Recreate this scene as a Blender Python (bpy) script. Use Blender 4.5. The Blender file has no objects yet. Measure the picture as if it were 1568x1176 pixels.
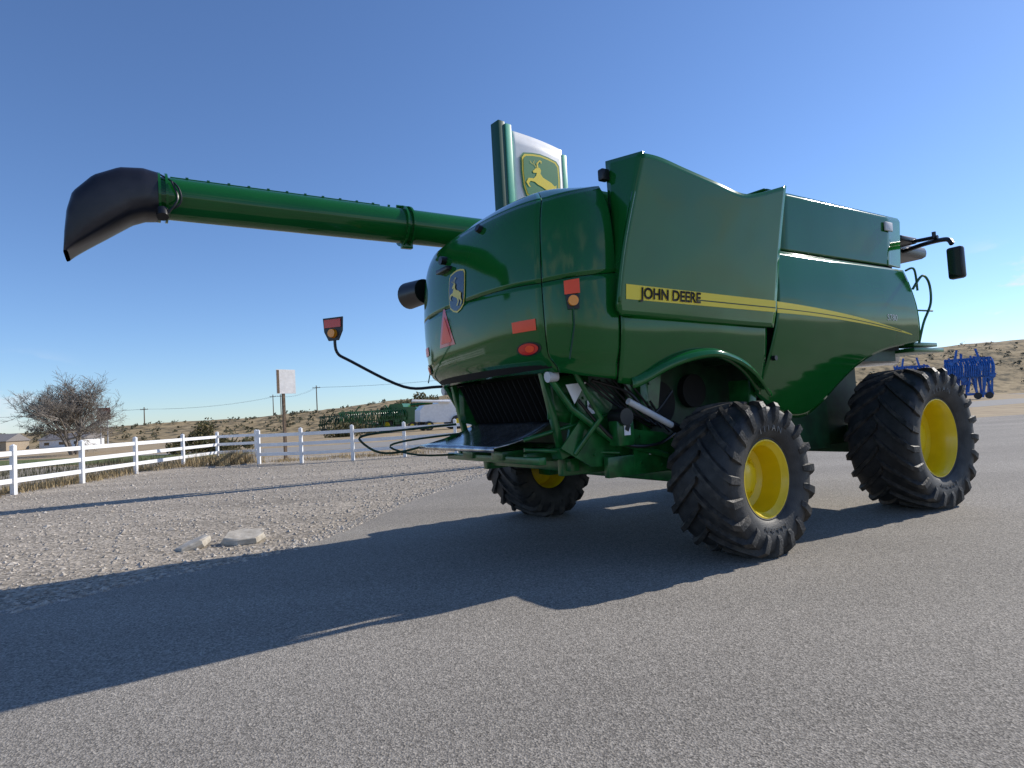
import bpy, math, random
import numpy as np
from mathutils import Vector, Matrix, noise
random.seed(7); np.random.seed(7)
C=bpy.context.collection
# ---------------------------------------------------------------- materials
def mat(name,col,rough=.5,metal=0,coat=0,noise_amt=0,noise_scale=5,bump=0,bump_scale=50,col2=None,spec=.5,coords='Object'):
    m=bpy.data.materials.new(name);m.use_nodes=True;nt=m.node_tree;b=nt.nodes['Principled BSDF']
    b.inputs['Base Color'].default_value=(*col,1);b.inputs['Roughness'].default_value=rough
    b.inputs['Metallic'].default_value=metal;b.inputs['Coat Weight'].default_value=coat
    b.inputs['Coat Roughness'].default_value=.03
    b.inputs['Specular IOR Level'].default_value=spec
    tc=nt.nodes.new('ShaderNodeTexCoord')
    if noise_amt or col2:
        n=nt.nodes.new('ShaderNodeTexNoise');n.inputs['Scale'].default_value=noise_scale;n.inputs['Detail'].default_value=4
        nt.links.new(tc.outputs[coords],n.inputs['Vector'])
        r=nt.nodes.new('ShaderNodeValToRGB')
        r.color_ramp.elements[0].position=.35;r.color_ramp.elements[1].position=.68
        c2=col2 if col2 else tuple(c*(1+noise_amt) for c in col)
        c1=col if col2 else tuple(c*(1-noise_amt) for c in col)
        r.color_ramp.elements[0].color=(*c1,1);r.color_ramp.elements[1].color=(*c2,1)
        nt.links.new(n.outputs['Fac'],r.inputs['Fac']);nt.links.new(r.outputs['Color'],b.inputs['Base Color'])
    if bump:
        n=nt.nodes.new('ShaderNodeTexNoise');n.inputs['Scale'].default_value=bump_scale;n.inputs['Detail'].default_value=3
        nt.links.new(tc.outputs[coords],n.inputs['Vector'])
        bp=nt.nodes.new('ShaderNodeBump');bp.inputs['Strength'].default_value=bump;bp.inputs['Distance'].default_value=.02
        nt.links.new(n.outputs['Fac'],bp.inputs['Height']);nt.links.new(bp.outputs['Normal'],b.inputs['Normal'])
    return m
GREEN=mat('green_paint',(.007,.105,.017),.09,0,.12,noise_amt=.05,noise_scale=2,spec=.42)
def waves(m,st,sc):
    nt=m.node_tree;b=nt.nodes['Principled BSDF'];tc=nt.nodes.new('ShaderNodeTexCoord')
    n=nt.nodes.new('ShaderNodeTexNoise');n.inputs['Scale'].default_value=sc;n.inputs['Detail'].default_value=1
    nt.links.new(tc.outputs['Object'],n.inputs['Vector'])
    bp=nt.nodes.new('ShaderNodeBump');bp.inputs['Strength'].default_value=st;bp.inputs['Distance'].default_value=.02
    nt.links.new(n.outputs['Fac'],bp.inputs['Height']);nt.links.new(bp.outputs['Normal'],b.inputs['Normal']);nt.links.new(bp.outputs['Normal'],b.inputs['Coat Normal'])
waves(GREEN,.45,1.3)
FGREEN=mat('frame_green',(.010,.11,.022),.3,0,.2,noise_amt=.35,noise_scale=8)
DGREEN=mat('dark_green_frame',(.006,.045,.015),.5,noise_amt=.4,noise_scale=6)
YEL=mat('yellow_paint',(.84,.60,.006),.3,0,.3,noise_amt=.05)
STRIPE=mat('stripe_yellow',(.82,.64,.03),.35)
BLACK=mat('black_plastic',(.012,.012,.013),.35)
VBLACK=mat('dark_gap',(.004,.004,.004),.8)
RUB=mat('tyre_rubber',(.018,.018,.018),.6,noise_scale=7,col2=(.046,.044,.042),bump=.2,bump_scale=60)
RUBL=mat('tyre_lug',(.013,.013,.013),.6,noise_scale=11,col2=(.060,.053,.044),bump=.4,bump_scale=40)
STEEL=mat('worn_steel',(.5,.5,.5),.22,.9,noise_amt=.35,noise_scale=7)
LGREY=mat('light_grey',(.6,.6,.6),.4,noise_amt=.1)
WHITE=mat('white_paint',(.82,.82,.82),.4,noise_amt=.05,noise_scale=3)
RED=mat('red_lens',(.65,.015,.01),.15,coat=.5)
ORED=mat('orange_reflector',(.95,.08,.015),.3,noise_amt=.1)
AMBER=mat('amber_lens',(.95,.32,.01),.15,coat=.5)
GLASS=mat('dark_glass',(.01,.012,.014),.05,coat=1)
BADGE=mat('badge_blue',(.02,.04,.06),.2,coat=.5)
GOLD=mat('badge_gold',(.75,.60,.10),.3)
SGREEN=mat('sign_green',(.01,.18,.05),.4)
SPALE=mat('sign_pale_green',(.14,.52,.34),.4)
WOOD=mat('weathered_wood',(.10,.065,.04),.85,noise_scale=12,col2=(.2,.14,.09))
LET=mat('letter_grey',(.14,.14,.14),.6)
# ---------------------------------------------------------------- mesh helpers
class MB:
    def __init__(s): s.v=[];s.f=[];s.m=[]
    def add(s,v,f,mi=0):
        n=len(s.v);s.v+= [tuple(x) for x in v];s.f+=[tuple(i+n for i in q) for q in f];s.m+=[mi]*len(f)
    def obj(s,name,mats,parent=None,smooth=True,angle=40):
        me=bpy.data.meshes.new(name);me.from_pydata(s.v,[],s.f)
        if not isinstance(mats,(list,tuple)): mats=[mats]
        for m in mats: me.materials.append(m)
        me.polygons.foreach_set('material_index',s.m)
        me.polygons.foreach_set('use_smooth',[smooth]*len(me.polygons))
        me.update()
        if smooth and angle: me.set_sharp_from_angle(angle=math.radians(angle))
        o=bpy.data.objects.new(name,me);C.objects.link(o)
        if parent: o.parent=parent
        return o
def box(mb,c,s,rot=None,mi=0,bev=0.0):
    x,y,z=s[0]/2,s[1]/2,s[2]/2
    if bev<=0:
        v=[Vector((i*x,j*y,k*z)) for i in(-1,1) for j in(-1,1) for k in(-1,1)]
        f=[(0,1,3,2),(4,6,7,5),(0,4,5,1),(2,3,7,6),(0,2,6,4),(1,5,7,3)]
    else:
        import bmesh
        bm=bmesh.new();bmesh.ops.create_cube(bm,size=1)
        for q in bm.verts: q.co=Vector((q.co.x*2*x,q.co.y*2*y,q.co.z*2*z))
        bmesh.ops.bevel(bm,geom=bm.edges[:],offset=bev,segments=2,profile=.5,affect='EDGES')
        bm.verts.ensure_lookup_table();v=[q.co.copy() for q in bm.verts];f=[tuple(w.index for w in q.verts) for q in bm.faces];bm.free()
    R=rot if rot else Matrix.Identity(3)
    mb.add([R@q+Vector(c) for q in v],f,mi)
def tube(mb,pts,r,n=10,mi=0,caps=True):
    pts=[Vector(p) for p in pts];rs=r if isinstance(r,(list,tuple)) else [r]*len(pts)
    V=[];F=[];up=None
    for i,p in enumerate(pts):
        d=(pts[min(i+1,len(pts)-1)]-pts[max(i-1,0)]).normalized()
        if up is None: up=Vector((0,0,1)) if abs(d.z)<.9 else Vector((1,0,0))
        x=d.cross(up).normalized();up=x.cross(d).normalized()
        for k in range(n):
            t=2*math.pi*k/n;V.append(p+(x*math.cos(t)+up*math.sin(t))*rs[i])
    for i in range(len(pts)-1):
        for k in range(n):
            a=i*n+k;b=i*n+(k+1)%n;F.append((a,b,b+n,a+n))
    if caps: F.append(tuple(range(n))[::-1]);F.append(tuple(range((len(pts)-1)*n,len(pts)*n)))
    mb.add(V,F,mi)
def smoothpath(P,n=6):
    P=[Vector(p) for p in P];out=[]
    for i in range(len(P)-1):
        p0=P[max(i-1,0)];p1=P[i];p2=P[i+1];p3=P[min(i+2,len(P)-1)]
        for k in range(n):
            t=k/n;out.append(.5*((2*p1)+(p2-p0)*t+(2*p0-5*p1+4*p2-p3)*t*t+(-p0+3*p1-3*p2+p3)*t**3))
    out.append(P[-1]);return out
def interp(x,T):
    if x<=T[0][0]: return T[0][1]
    for (a,b),(c,d) in zip(T,T[1:]):
        if x<=c: return b+(d-b)*(x-a)/(c-a)
    return T[-1][1]
def sinterp(x,T):
    if x<=T[0][0]: return T[0][1]
    if x>=T[-1][0]: return T[-1][1]
    for i in range(len(T)-1):
        if x<=T[i+1][0]:
            t=(x-T[i][0])/(T[i+1][0]-T[i][0]);p1=T[i][1];p2=T[i+1][1]
            h=T[i+1][0]-T[i][0]
            m1=(T[i+1][1]-T[max(i-1,0)][1])/(T[i+1][0]-T[max(i-1,0)][0])*h
            j=min(i+2,len(T)-1);m2=(T[j][1]-T[i][1])/(T[j][0]-T[i][0])*h
            return (2*t**3-3*t*t+1)*p1+(t**3-2*t*t+t)*m1+(-2*t**3+3*t*t)*p2+(t**3-t*t)*m2
def grid(mb,fn,nu,nv,mi=0,flip=False):
    V=[fn(i/nu,j/nv) for j in range(nv+1) for i in range(nu+1)];F=[]
    for j in range(nv):
        for i in range(nu):
            q=(j*(nu+1)+i,j*(nu+1)+i+1,(j+1)*(nu+1)+i+1,(j+1)*(nu+1)+i)
            F.append(q[::-1] if flip else q)
    mb.add(V,F,mi)
def solid(o,t=.02,off=-1):
    m=o.modifiers.new('s','SOLIDIFY');m.thickness=t;m.offset=off;return o
def empty(name,loc=(0,0,0),rz=0):
    e=bpy.data.objects.new(name,None);e.location=loc;e.rotation_euler=(0,0,rz);C.objects.link(e);return e
# ---------------------------------------------------------------- combine (local: x=forward a, y=-b, z)
H=empty('combine_harvester',(1.22,8.12,0),math.radians(32))
def L(a,b,z): return Vector((a,-b,z))
PLAN=[Vector((a,b,0)) for a,b in [(-2.10,0),(-2.085,.55),(-2.02,1.02),(-1.90,1.36),(-1.72,1.56),(-1.48,1.65),(-1.20,1.68)]]
PP=smoothpath([Vector((-2.085,-.55,0))]+PLAN,12)[12:]
cum=[0]
for i in range(1,len(PP)): cum.append(cum[-1]+(PP[i]-PP[i-1]).length)
SMAX=cum[-1]
def plan(s):
    sg=1 if s>=0 else -1;s=min(abs(s),SMAX)
    for i in range(1,len(PP)):
        if s<=cum[i]+1e-9:
            t=(s-cum[i-1])/(cum[i]-cum[i-1]);p=PP[i-1].lerp(PP[i],t);return p.x,p.y*sg
    return PP[-1].x,PP[-1].y*sg
KA=[(1.95,.72),(2.04,.78),(2.12,.92),(2.24,.975),(2.5,1.01),(2.9,1.02),(3.3,.985),(3.55,.93),(3.75,.82),(3.86,.7)]
KB=[(1.85,.935),(1.95,.945),(2.06,.955),(2.14,.975),(2.4,.995),(2.9,1),(3.3,.99),(3.6,.965),(3.75,.93),(3.86,.89)]
def hood(s,z,inset=0):
    a,b=plan(s)
    ka=sinterp(z,KA);kb=sinterp(z,KB)
    return L(-1.2+(a+1.2)*ka*(1-inset*.6)+inset*.0,b*kb*(1-inset),z)
def hoodn(s,z):
    e=.01;p=hood(s,z);du=hood(s+e,z)-hood(s-e,z);dv=hood(s,z+e)-hood(s,z-e)
    n=du.cross(dv).normalized()
    c=p-L(-1.0,0,z)
    return n if n.dot(c)>0 else -n
s_seam=None
for i in range(1000):
    s=i/1000*SMAX
    if plan(s)[1]>=1.38: s_seam=s;break
def ztop(s):
    a,b=plan(s)
    return interp(a,[(-2.1,3.72),(-1.85,3.70),(-1.6,3.76),(-1.2,3.86)])
def zbot(s):
    a,b=plan(s);return interp(a,[(-2.1,2.0),(-1.9,1.98),(-1.7,1.93),(-1.2,1.88)])
def zmid(s):
    return interp(plan(s)[0],[(-2.1,2.86),(-1.9,2.84),(-1.2,2.93)])
g=.006
for (s0,s1) in [(-SMAX,-s_seam-g),(-s_seam+g,s_seam-g),(s_seam+g,SMAX)]:
    mb=MB();nu=40
    for part in (0,1):
        def fn(u,v):
            s=s0+(s1-s0)*u
            lo,hi=(zbot(s),zmid(s)-g*.6) if part==0 else (zmid(s)+g*.6,ztop(s))
            return hood(s,lo+(hi-lo)*v)
        grid(mb,fn,nu,18)
    def roof(u,v):
        s=s0+(s1-s0)*u;p=hood(s,ztop(s));k=v
        q=L(-1.2+(p.x+1.2)*.25,-p.y*.45,4.02)
        r=p.lerp(q,v);r.z=p.z+(q.z-p.z)*math.sin(v*math.pi/2)
        return r
    grid(mb,roof,nu,10)
    solid(mb.obj('hood_panel',GREEN,H),.015)
mb=MB()
grid(mb,lambda u,v:hood(-SMAX+2*SMAX*u,2.0+1.70*v,.018),80,16)
mb.obj('hood_inner',VBLACK,H)
mb=MB();box(mb,L(-.6,0,3.8),(1.3,2.5,.3),bev=.05);mb.obj('hood_roof',GREEN,H)
# --- side panels both sides
ARCH=[(-1.3,1.86),(-1.1,1.83),(-1.0,1.82),(-.84,1.88),(-.65,1.97),(-.42,2.05),(-.16,2.10),(.08,2.11),(.3,2.07),(.52,2.0),(.72,1.90),(.88,1.79),(1.0,1.69),(1.12,1.63)]
def bl(z): return 1.695-.10*((max(0,2.45-z))/.6)**1.6
FB=[(1.03,1.68),(1.3,1.55),(1.7,1.42),(2.05,1.34),(2.3,1.36),(2.5,1.50),(2.72,1.73),(3.0,1.95),(3.3,2.09),(3.7,2.20),(4.2,2.27),(4.62,2.33)]
def bf(z): return 1.76-.09*(abs(z-2.80)/.65)**2
TOPF=[(-1.2,4.03),(-1.03,4.05),(-.8,4.05),(-.44,4.0),(0,3.94),(.49,3.875),(.8,3.93),(1.24,4.065)]
ALF=[(2.46,-1.18),(2.52,-1.28),(2.65,-1.29),(3.1,-1.23),(3.6,-1.13),(4.07,-1.03)]
ARF=[(2.40,1.10),(2.63,1.16),(3.31,1.20),(4.07,1.24)]
def bfl(a,z):
    t=max(0,(z-2.45)/1.62);return 1.755+.215*t-.02*math.sin(math.pi*t)
for sd in (1,-1):
    fl=(sd<0)
    mb=MB()
    grid(mb,lambda u,v:(lambda a:(lambda zb:L(a,sd*bl(zb+(2.56-zb)*v),zb+(2.56-zb)*v))(sinterp(a,ARCH)))(-1.19+2.255*u),50,10,flip=fl)
    solid(mb.obj('side_lower_panel',GREEN,H),.02)
    mb=MB()
    def lip(u,v):
        a=-1.03+2.10*u;z=sinterp(a,ARCH)
        w=.16*min(1,.25+u*1.5)
        prof=[(.0,.075),(.035,.072),(.06,.045),(.07,.0),(.062,-.035)]
        i=min(int(v*4),3);t=v*4-i
        db=prof[i][0]*(1-t)+prof[i+1][0]*t;dz=prof[i][1]*(1-t)+prof[i+1][1]*t
        return L(a,sd*(bl(z)+.003+db*w/.07),z+dz)
    grid(mb,lip,50,8,flip=not fl)
    solid(mb.obj('fender_lip',GREEN,H),.012)
    mb=MB()
    def flare(u,v):
        z=2.44+1.63*v
        for _ in range(4):
            al=sinterp(z,ALF);ar=interp(z,ARF);a=al+(ar-al)*u
            zb=2.49-.06*u
            z=zb+(sinterp(a,TOPF)-zb)*v
        return L(a,sd*bfl(a,z),z)
    grid(mb,flare,44,30,flip=fl)
    solid(mb.obj('tank_side_panel',GREEN,H),.035)
    mb=MB()
    grid(mb,lambda u,v:L(-.98+2.18*u,sd*(bfl(0,3.85)-.03-.5*v),sinterp(-.98+2.18*u,TOPF)-.09+.02*v),12,2)
    solid(mb.obj('sun_gap_cover',DGREEN,H),.02)  # added sheet, blocks sun leaking between side panel and tank into the shadow
    mb=MB()
    def bev(u,v):
        z=2.62+1.53*v
        o_=flare(0,(z-2.49)/(4.13-2.49));ai=interp(z,[(2.6,-1.22),(3.0,-1.20),(4.2,-1.06)]);bi=interp(z,[(2.6,1.70),(3.0,1.63),(4.2,1.46)])
        q=L(ai,sd*bi,z);return q.lerp(o_,u)
    grid(mb,bev,6,24,flip=fl)
    grid(mb,lambda u,v:L(interp(2.9+1.25*v,[(2.6,-1.22),(3.0,-1.20),(4.2,-1.06)])+.02+.3*u,sd*(interp(2.9+1.25*v,[(3.0,1.63),(4.2,1.46)])-.05*u),2.9+1.25*v-.12*u*v),4,14)
    solid(mb.obj('tank_rear_edge',GREEN,H),.02)
    mb=MB();box(mb,L(-1.13,1.50*sd,3.98),(.10,.08,.12),bev=.015);mb.obj('tank_latch',BLACK,H)
    mb=MB()
    grid(mb,lambda u,v:L(1.0+.02-1.9*(1-u),sd*(1.62),2.5+1.38*v),4,4);mb.obj('tank_inner',VBLACK,H)
    mb=MB();grid(mb,lambda u,v:L(-1.24+5.5*u,sd*1.58,(2.2)+1.3*v),4,4);mb.obj('gap_backing',VBLACK,H)
    mb=MB()
    def fu(u,v):
        z=3.43+.75*v;return L(1.36+.04*v+(3.10)*u,sd*(1.60+.03*v-.03*max(0,(v-.93)/.07)),z)
    grid(mb,fu,8,24,flip=fl)
    grid(mb,lambda u,v:L(1.36+3.14*u,sd*(1.59-.25*v),4.18+.01*v),4,2)
    solid(mb.obj('front_upper_panel',GREEN,H),.02)
    mb=MB()
    def flo(u,v):
        a0=interp(v,[(0,1.04),(.5,1.19),(1,1.30)]);a1=interp(v,[(0,4.62),(.5,4.5),(1,4.34)]);a=a0+(a1-a0)*u
        zb=sinterp(a,FB);zt=3.385-.02*u;z=zb+(zt-zb)*v
        return L(a,sd*bf(z),z)
    grid(mb,flo,70,30,flip=fl)
    grid(mb,lambda u,v:flo(1,v)+L(-.02,-sd*.4,0)*u,3,30)
    solid(mb.obj('front_lower_panel',GREEN,H),.02)
    mb=MB()
    def st(u,v):
        a=-1.19+2.33*u;z=2.705-.045*u;w=.145-.012*u;zz=z+.015+w*(v-.5);return L(a,sd*(bfl(a,zz)+.004),zz)
    grid(mb,st,30,2,flip=fl)
    def st2(u,v):
        a=1.20+3.15*u;z=2.675-.07*u-.19*u*u;w=.125*(1-u)**.8+.008;zz=z+w*(v-.5);return L(a,sd*(bf(zz)+.004),zz)
    grid(mb,st2,30,2,flip=fl)
    mb.obj('stripe_decal',STRIPE,H)
    mb=MB()
    def st3(u,v):
        a=-1.19+2.33*u;z=2.705-.045*u+.015;zz=z-.022+(.012)*v;return L(a,sd*(bfl(a,zz)+.006),zz)
    grid(mb,lambda u,v:st3(.42+.58*u,v),30,1,flip=fl)
    grid(mb,lambda u,v:(lambda a,zz:L(a,sd*(bf(zz)+.006),zz))(1.20+2.85*u,2.675-.07*u*.9-.19*(u*.9)**2-.016*(1-u)+.010*(v-.5)),30,1,flip=fl)
    mb.obj('stripe_line',DGREEN,H)
def letters(txt,size,mapf,m,name,bold=0):
    c=bpy.data.curves.new('t','FONT');c.body=txt;c.size=size;c.offset=bold
    o=bpy.data.objects.new('t',c);C.objects.link(o)
    dg=bpy.context.evaluated_depsgraph_get();me=bpy.data.meshes.new_from_object(o.evaluated_get(dg))
    bpy.data.objects.remove(o)
    for v in me.vertices: v.co=mapf(v.co.x,v.co.y)
    me.materials.clear();me.materials.append(m);me.name=name
    q=bpy.data.objects.new(name,me);C.objects.link(q);q.parent=H;return q
letters('JOHN DEERE',.150,lambda x,y:L(-1.00+x*1.0,bfl(0,2.68)+.010+.13*max(0,y-.02),2.664+y-.010*x),VBLACK,'lettering',.0045)
letters('S780',.12,lambda x,y:L(3.65+x*1.15,bf(2.6+y)+.006,2.60+y),LGREY,'model_lettering')
mb=MB();box(mb,L(4.12,1.645,4.0),(.2,.03,.13),bev=.01);mb.obj('marker_lamp',LGREY,H)
mb=MB();tube(mb,[L(1.18,1.66,2.08),L(1.18,1.71,2.08)],.03,12);mb.obj('latch',BLACK,H)
mb=MB();box(mb,L(2.5,0,3.0),(3.5,3.05,1.9));box(mb,L(.2,0,2.9),(2.4,2.9,1.6));mb.obj('grain_tank',DGREEN,H)
mb=MB()
box(mb,L(1.4,0,1.75),(5.4,2.0,1.0));box(mb,L(2.6,0,1.15),(2.4,2.0,.5))
box(mb,L(2.3,1.10,1.25),(1.5,.1,.75));box(mb,L(2.3,-1.10,1.25),(1.5,.1,.75))
box(mb,L(3.95,0,.95),(.4,3.0,.4))
mb.obj('chassis',DGREEN,H)
def plate2(mb,P,b,t=.02,bolts=()):
    k=len(P);v=[L(a,b,z) for a,z in P]+[L(a,b-t,z) for a,z in P]
    mb.add(v,[tuple(range(k)),tuple(range(2*k-1,k-1,-1))]+[(i,(i+1)%k,(i+1)%k+k,i+k) for i in range(k)])
    for a,z in bolts: tube(mb,[L(a,b-.005,z),L(a,b+.02,z)],.016,6)
mb=MB()
box(mb,L(.15,0,.82),(.26,3.1,.24),bev=.03)
for sd in(1,-1):
    box(mb,L(.12,1.5*sd,.86),(.3,.3,.42),bev=.03)
    box(mb,L(-.2,.82*sd,1.05),(2.4,.1,.30),bev=.01)
    box(mb,L(-.45,1.12*sd,1.55),(.12,.12,1.0),bev=.01)
    box(mb,L(1.05,1.30*sd,1.45),(.14,.3,.8),bev=.02)
    box(mb,L(-.45,1.22*sd,.98),(1.3,.08,.22),bev=.01)
    box(mb,L(-1.15,1.05*sd,1.45),(.5,.03,.75),rot=Matrix.Rotation(.3*1,3,'Y'))
    plate2(mb,[(-1.62,1.22),(-1.25,1.00),(-.72,.98),(-.72,1.36),(-.98,1.50),(-1.12,1.78),(-1.42,1.80),(-1.35,1.5)],1.16*sd,.02,[(-1.4,1.25),(-1.2,1.12),(-.85,1.1),(-.85,1.3),(-1.2,1.6),(-1.3,1.72),(-1.05,1.35)])
    plate2(mb,[(-.74,.92),(.05,.84),(.05,1.12),(-.3,1.30),(-.74,1.36)],1.27*sd,.02,[(-.65,1.0),(-.65,1.28),(-.3,1.2),(-.05,.95),(-.05,1.08),(-.35,.95)])
    plate2(mb,[(-.6,1.5),(-.2,1.45),(-.1,1.95),(-.7,1.95)],1.10*sd,.02,[(-.5,1.6),(-.3,1.85)])
    tube(mb,[L(-1.75,1.15*sd,2.0),L(-1.5,1.2*sd,1.62),L(-1.0,1.25*sd,1.25),L(-.3,1.3*sd,1.05)],.035)
    tube(mb,[L(-1.5,1.3*sd,1.98),L(-1.2,1.3*sd,1.5),L(-1.45,1.15*sd,1.15)],.03)
    tube(mb,[L(-1.9,.9*sd,1.32),L(-.9,1.2*sd,1.55)],.022)
    tube(mb,[L(-1.9,.9*sd,1.22),L(-.9,1.2*sd,1.12)],.022)
    box(mb,L(-1.35,.98*sd,1.22),(.45,.18,.12),rot=Matrix.Rotation(-.3,3,'Y'),bev=.01)
    box(mb,L(-.95,1.32*sd,1.35),(.22,.16,.3),bev=.02)
    box(mb,L(-1.62,1.02*sd,1.62),(.07,.07,.8),rot=Matrix.Rotation(-.22,3,'Y'),bev=.01)
    box(mb,L(-1.55,.75*sd,1.12),(.5,.07,.1),bev=.01)
box(mb,L(-1.78,0,1.10),(.09,2.1,.08),bev=.01);box(mb,L(-1.3,0,1.02),(.12,1.9,.14),bev=.01)
box(mb,L(-1.55,.25,1.14),(.6,.25,.10),bev=.01);box(mb,L(-1.55,-.45,1.14),(.6,.25,.10),bev=.01)
mb.obj('rear_frame',FGREEN,H)
mb=MB()
box(mb,L(-.85,0,1.72),(.5,1.9,1.0))
for a,z,r in ((-.15,1.62,.26),(.45,1.75,.2),(.75,1.4,.13)):
    tube(mb,[L(a,1.0,z),L(a,1.09,z)],r,24)
mb.obj('chopper_housing',VBLACK,H)
mb=MB()
for i in range(17):
    b=-.93+i*.116
    V=[L(-1.15,b,2.02),L(-1.66,b,1.98),L(-1.45,b+.03,1.50),L(-1.15,b,1.50)]
    mb.add(V+[q+Vector((0,.008,0)) for q in V],[(0,1,2,3),(7,6,5,4),(1,5,6,2)])
mb.obj('chopper_vanes',VBLACK,H,smooth=False)
mb=MB()
for sd in(1,-1):
    grid(mb,lambda u,v:L(-1.10-.55*u,sd*(.99),1.40+.12*u+(1.98-1.40)*v*(1-.25*u)),6,4)
solid(mb.obj('chopper_side',FGREEN,H),.02)
mb=MB()
grid(mb,lambda u,v:L(-1.40-.78*u,-1.0+1.75*v-.12*u*(1-v),1.50-.23*u-.05*math.sin(u*3)),10,8)
grid(mb,lambda u,v:L(-2.18,-1.12+1.87*v,1.262-.05*u),1,8)
solid(mb.obj('spreader_deck',STEEL,H),.015)
mb=MB()
tube(mb,smoothpath([L(-1.7,-1.0,1.50),L(-2.4,-1.35,1.46),L(-2.80,-1.45,1.42),L(-2.82,-1.42,1.34),L(-2.62,-1.35,1.20),L(-2.3,-1.25,1.20),L(-1.8,-.95,1.34)],4),.015,8)
tube(mb,smoothpath([L(-1.7,-.9,1.38),L(-2.3,-1.2,1.33),L(-2.5,-1.3,1.26),L(-2.2,-1.1,1.14),L(-1.7,-.8,1.12)],4),.013,8)
mb.obj('spreader_guard',DGREEN,H)
mb=MB()
tube(mb,[L(-.95,1.45,1.66),L(-.35,1.45,1.38)],.035,10)
mb.obj('hydraulic_cylinder',LGREY,H)
mb=MB()
tube(mb,[L(-.35,1.45,1.38),L(-.12,1.45,1.27)],.05,10)
tube(mb,[L(-.98,1.25,1.5),L(-.98,1.45,1.5)],.09,16)
tube(mb,smoothpath([L(-1.4,1.2,1.7),L(-1.0,1.3,1.25),L(-.5,1.35,1.18),L(0,1.2,1.3)]),.018,8)
tube(mb,smoothpath([L(-1.2,1.2,1.9),L(-.8,1.3,1.75),L(-.5,1.3,1.5),L(-.2,1.35,1.75)]),.016,8)
for k in range(7):
    tube(mb,smoothpath([L(-1.3+.1*k,1.18,1.9),L(-.9+.12*k,1.25,1.6-.05*k),L(-.4,1.2,1.35+.05*k)]),.013,6)
mb.obj('hoses',BLACK,H)
mb=MB()
for (a,b,z,w,h) in [(-1.22,1.175,1.62,.09,.14),(-.95,1.41,1.38,.08,.14),(1.05,1.47,1.35,.06,.09),(-.5,1.28,1.1,.07,.05)]:
    box(mb,L(a,b,z),(w,.01,h))
V=[L(-1.55,1.2,1.86),L(-1.30,1.22,1.88),L(-1.45,1.2,1.66)];mb.add(V,[(0,1,2)])
mb.obj('warning_labels',WHITE,H)
mb=MB()
for (a,b,z,w,h) in [(-1.22,1.184,1.64,.05,.06),(-.95,1.42,1.39,.05,.07)]:
    box(mb,L(a,b,z),(w,.006,h),rot=Matrix.Rotation(.5,3,'Y'))
mb.obj('label_print',BLACK,H)
mb=MB();tube(mb,smoothpath([L(-1.3,-1.2,2.02),L(-1.7,-1.5,2.02),L(-2.1,-1.75,2.05),L(-2.75,-1.95,2.42),L(-2.92,-2.0,2.55),L(-2.94,-2.0,2.78)]),.02,8);mb.obj('marker_arm',BLACK,H)
PR=Matrix.Rotation(math.radians(38),3,'Z')
def plate(mb,c,w,h,t=.02):
    v=[]
    for dx,dz in [(-.5,.5),(.5,.5),(.46,-.1),(.25,-.5),(-.25,-.5),(-.46,-.1)]:
        v.append(Vector((0,dx*w,dz*h)))
    v2=[q+Vector((t,0,0)) for q in v];k=len(v)
    mb.add([PR@q+Vector(c) for q in v+v2],[tuple(range(k)),tuple(range(2*k-1,k-1,-1))]+[(i,(i+1)%k,(i+1)%k+k,i+k) for i in range(k)])
PC=L(-2.96,-2.0,2.86)
mb=MB();plate(mb,PC,.31,.31);mb.obj('marker_plate',BLACK,H)
mb=MB();box(mb,PC+PR@Vector((-.008,0,.075)),(.008,.26,.11),rot=PR);mb.obj('marker_reflector',RED,H)
mb=MB();tube(mb,[PC+PR@Vector((-.05,0,-.06)),PC+PR@Vector((0,0,-.06))],[.055,.065],16);mb.obj('marker_lamp_amber',AMBER,H)
def hdecal(poly,s0,z0,m,name,off=.006,sc=1):
    me=MB();n=len(poly);cx=sum(p[0] for p in poly)/n;cy=sum(p[1] for p in poly)/n
    convex=name not in('badge_deer','badge_antler')
    def P(x,y):
        s=s0+x*sc;z=z0+y*sc;return hood(s,z)+hoodn(s,z)*off
    if not convex:
        me.add([P(x,y) for x,y in poly],[tuple(range(n))]);return me.obj(name,m,H,smooth=False)
    Q=[]
    for i in range(n):
        a=poly[i];b=poly[(i+1)%n]
        for k in range(3): Q.append((a[0]+(b[0]-a[0])*k/3,a[1]+(b[1]-a[1])*k/3))
    R=4;V=[P(cx,cy)];F=[];N=len(Q)
    for r in range(1,R+1):
        for x,y in Q: V.append(P(cx+(x-cx)*r/R,cy+(y-cy)*r/R))
    for i in range(N): F.append((0,1+i,1+(i+1)%N))
    for r in range(R-1):
        for i in range(N): F.append((1+r*N+i,1+(r+1)*N+i,1+(r+1)*N+(i+1)%N,1+r*N+(i+1)%N))
    me.add(V,F);return me.obj(name,m,H)
SHIELD=[(-.36,.46),(-.18,.5),(0,.52),(.18,.5),(.36,.46),(.42,.38),(.43,.1),(.41,-.2),(.36,-.38),(.2,-.48),(0,-.53),(-.2,-.48),(-.36,-.38),(-.41,-.2),(-.43,.1),(-.42,.38)]
DEER=[(-.24,.16),(-.15,.25),(-.05,.28),(-.02,.22),(-.04,.14),(.02,.06),(.13,.02),(.24,-.02),(.33,-.09),(.38,-.05),(.37,-.15),(.36,-.24),(.41,-.34),(.36,-.44),(.27,-.47),(.33,-.40),(.34,-.34),(.25,-.28),(.20,-.24),(.22,-.32),(.12,-.46),(.04,-.44),(.12,-.38),(.15,-.31),(.09,-.22),(-.02,-.17),(-.12,-.14),(-.2,-.09),(-.31,-.09),(-.36,-.16),(-.31,-.24),(-.36,-.23),(-.42,-.14),(-.36,-.03),(-.22,-.01),(-.16,.06),(-.13,.14),(-.22,.12)]
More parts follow.
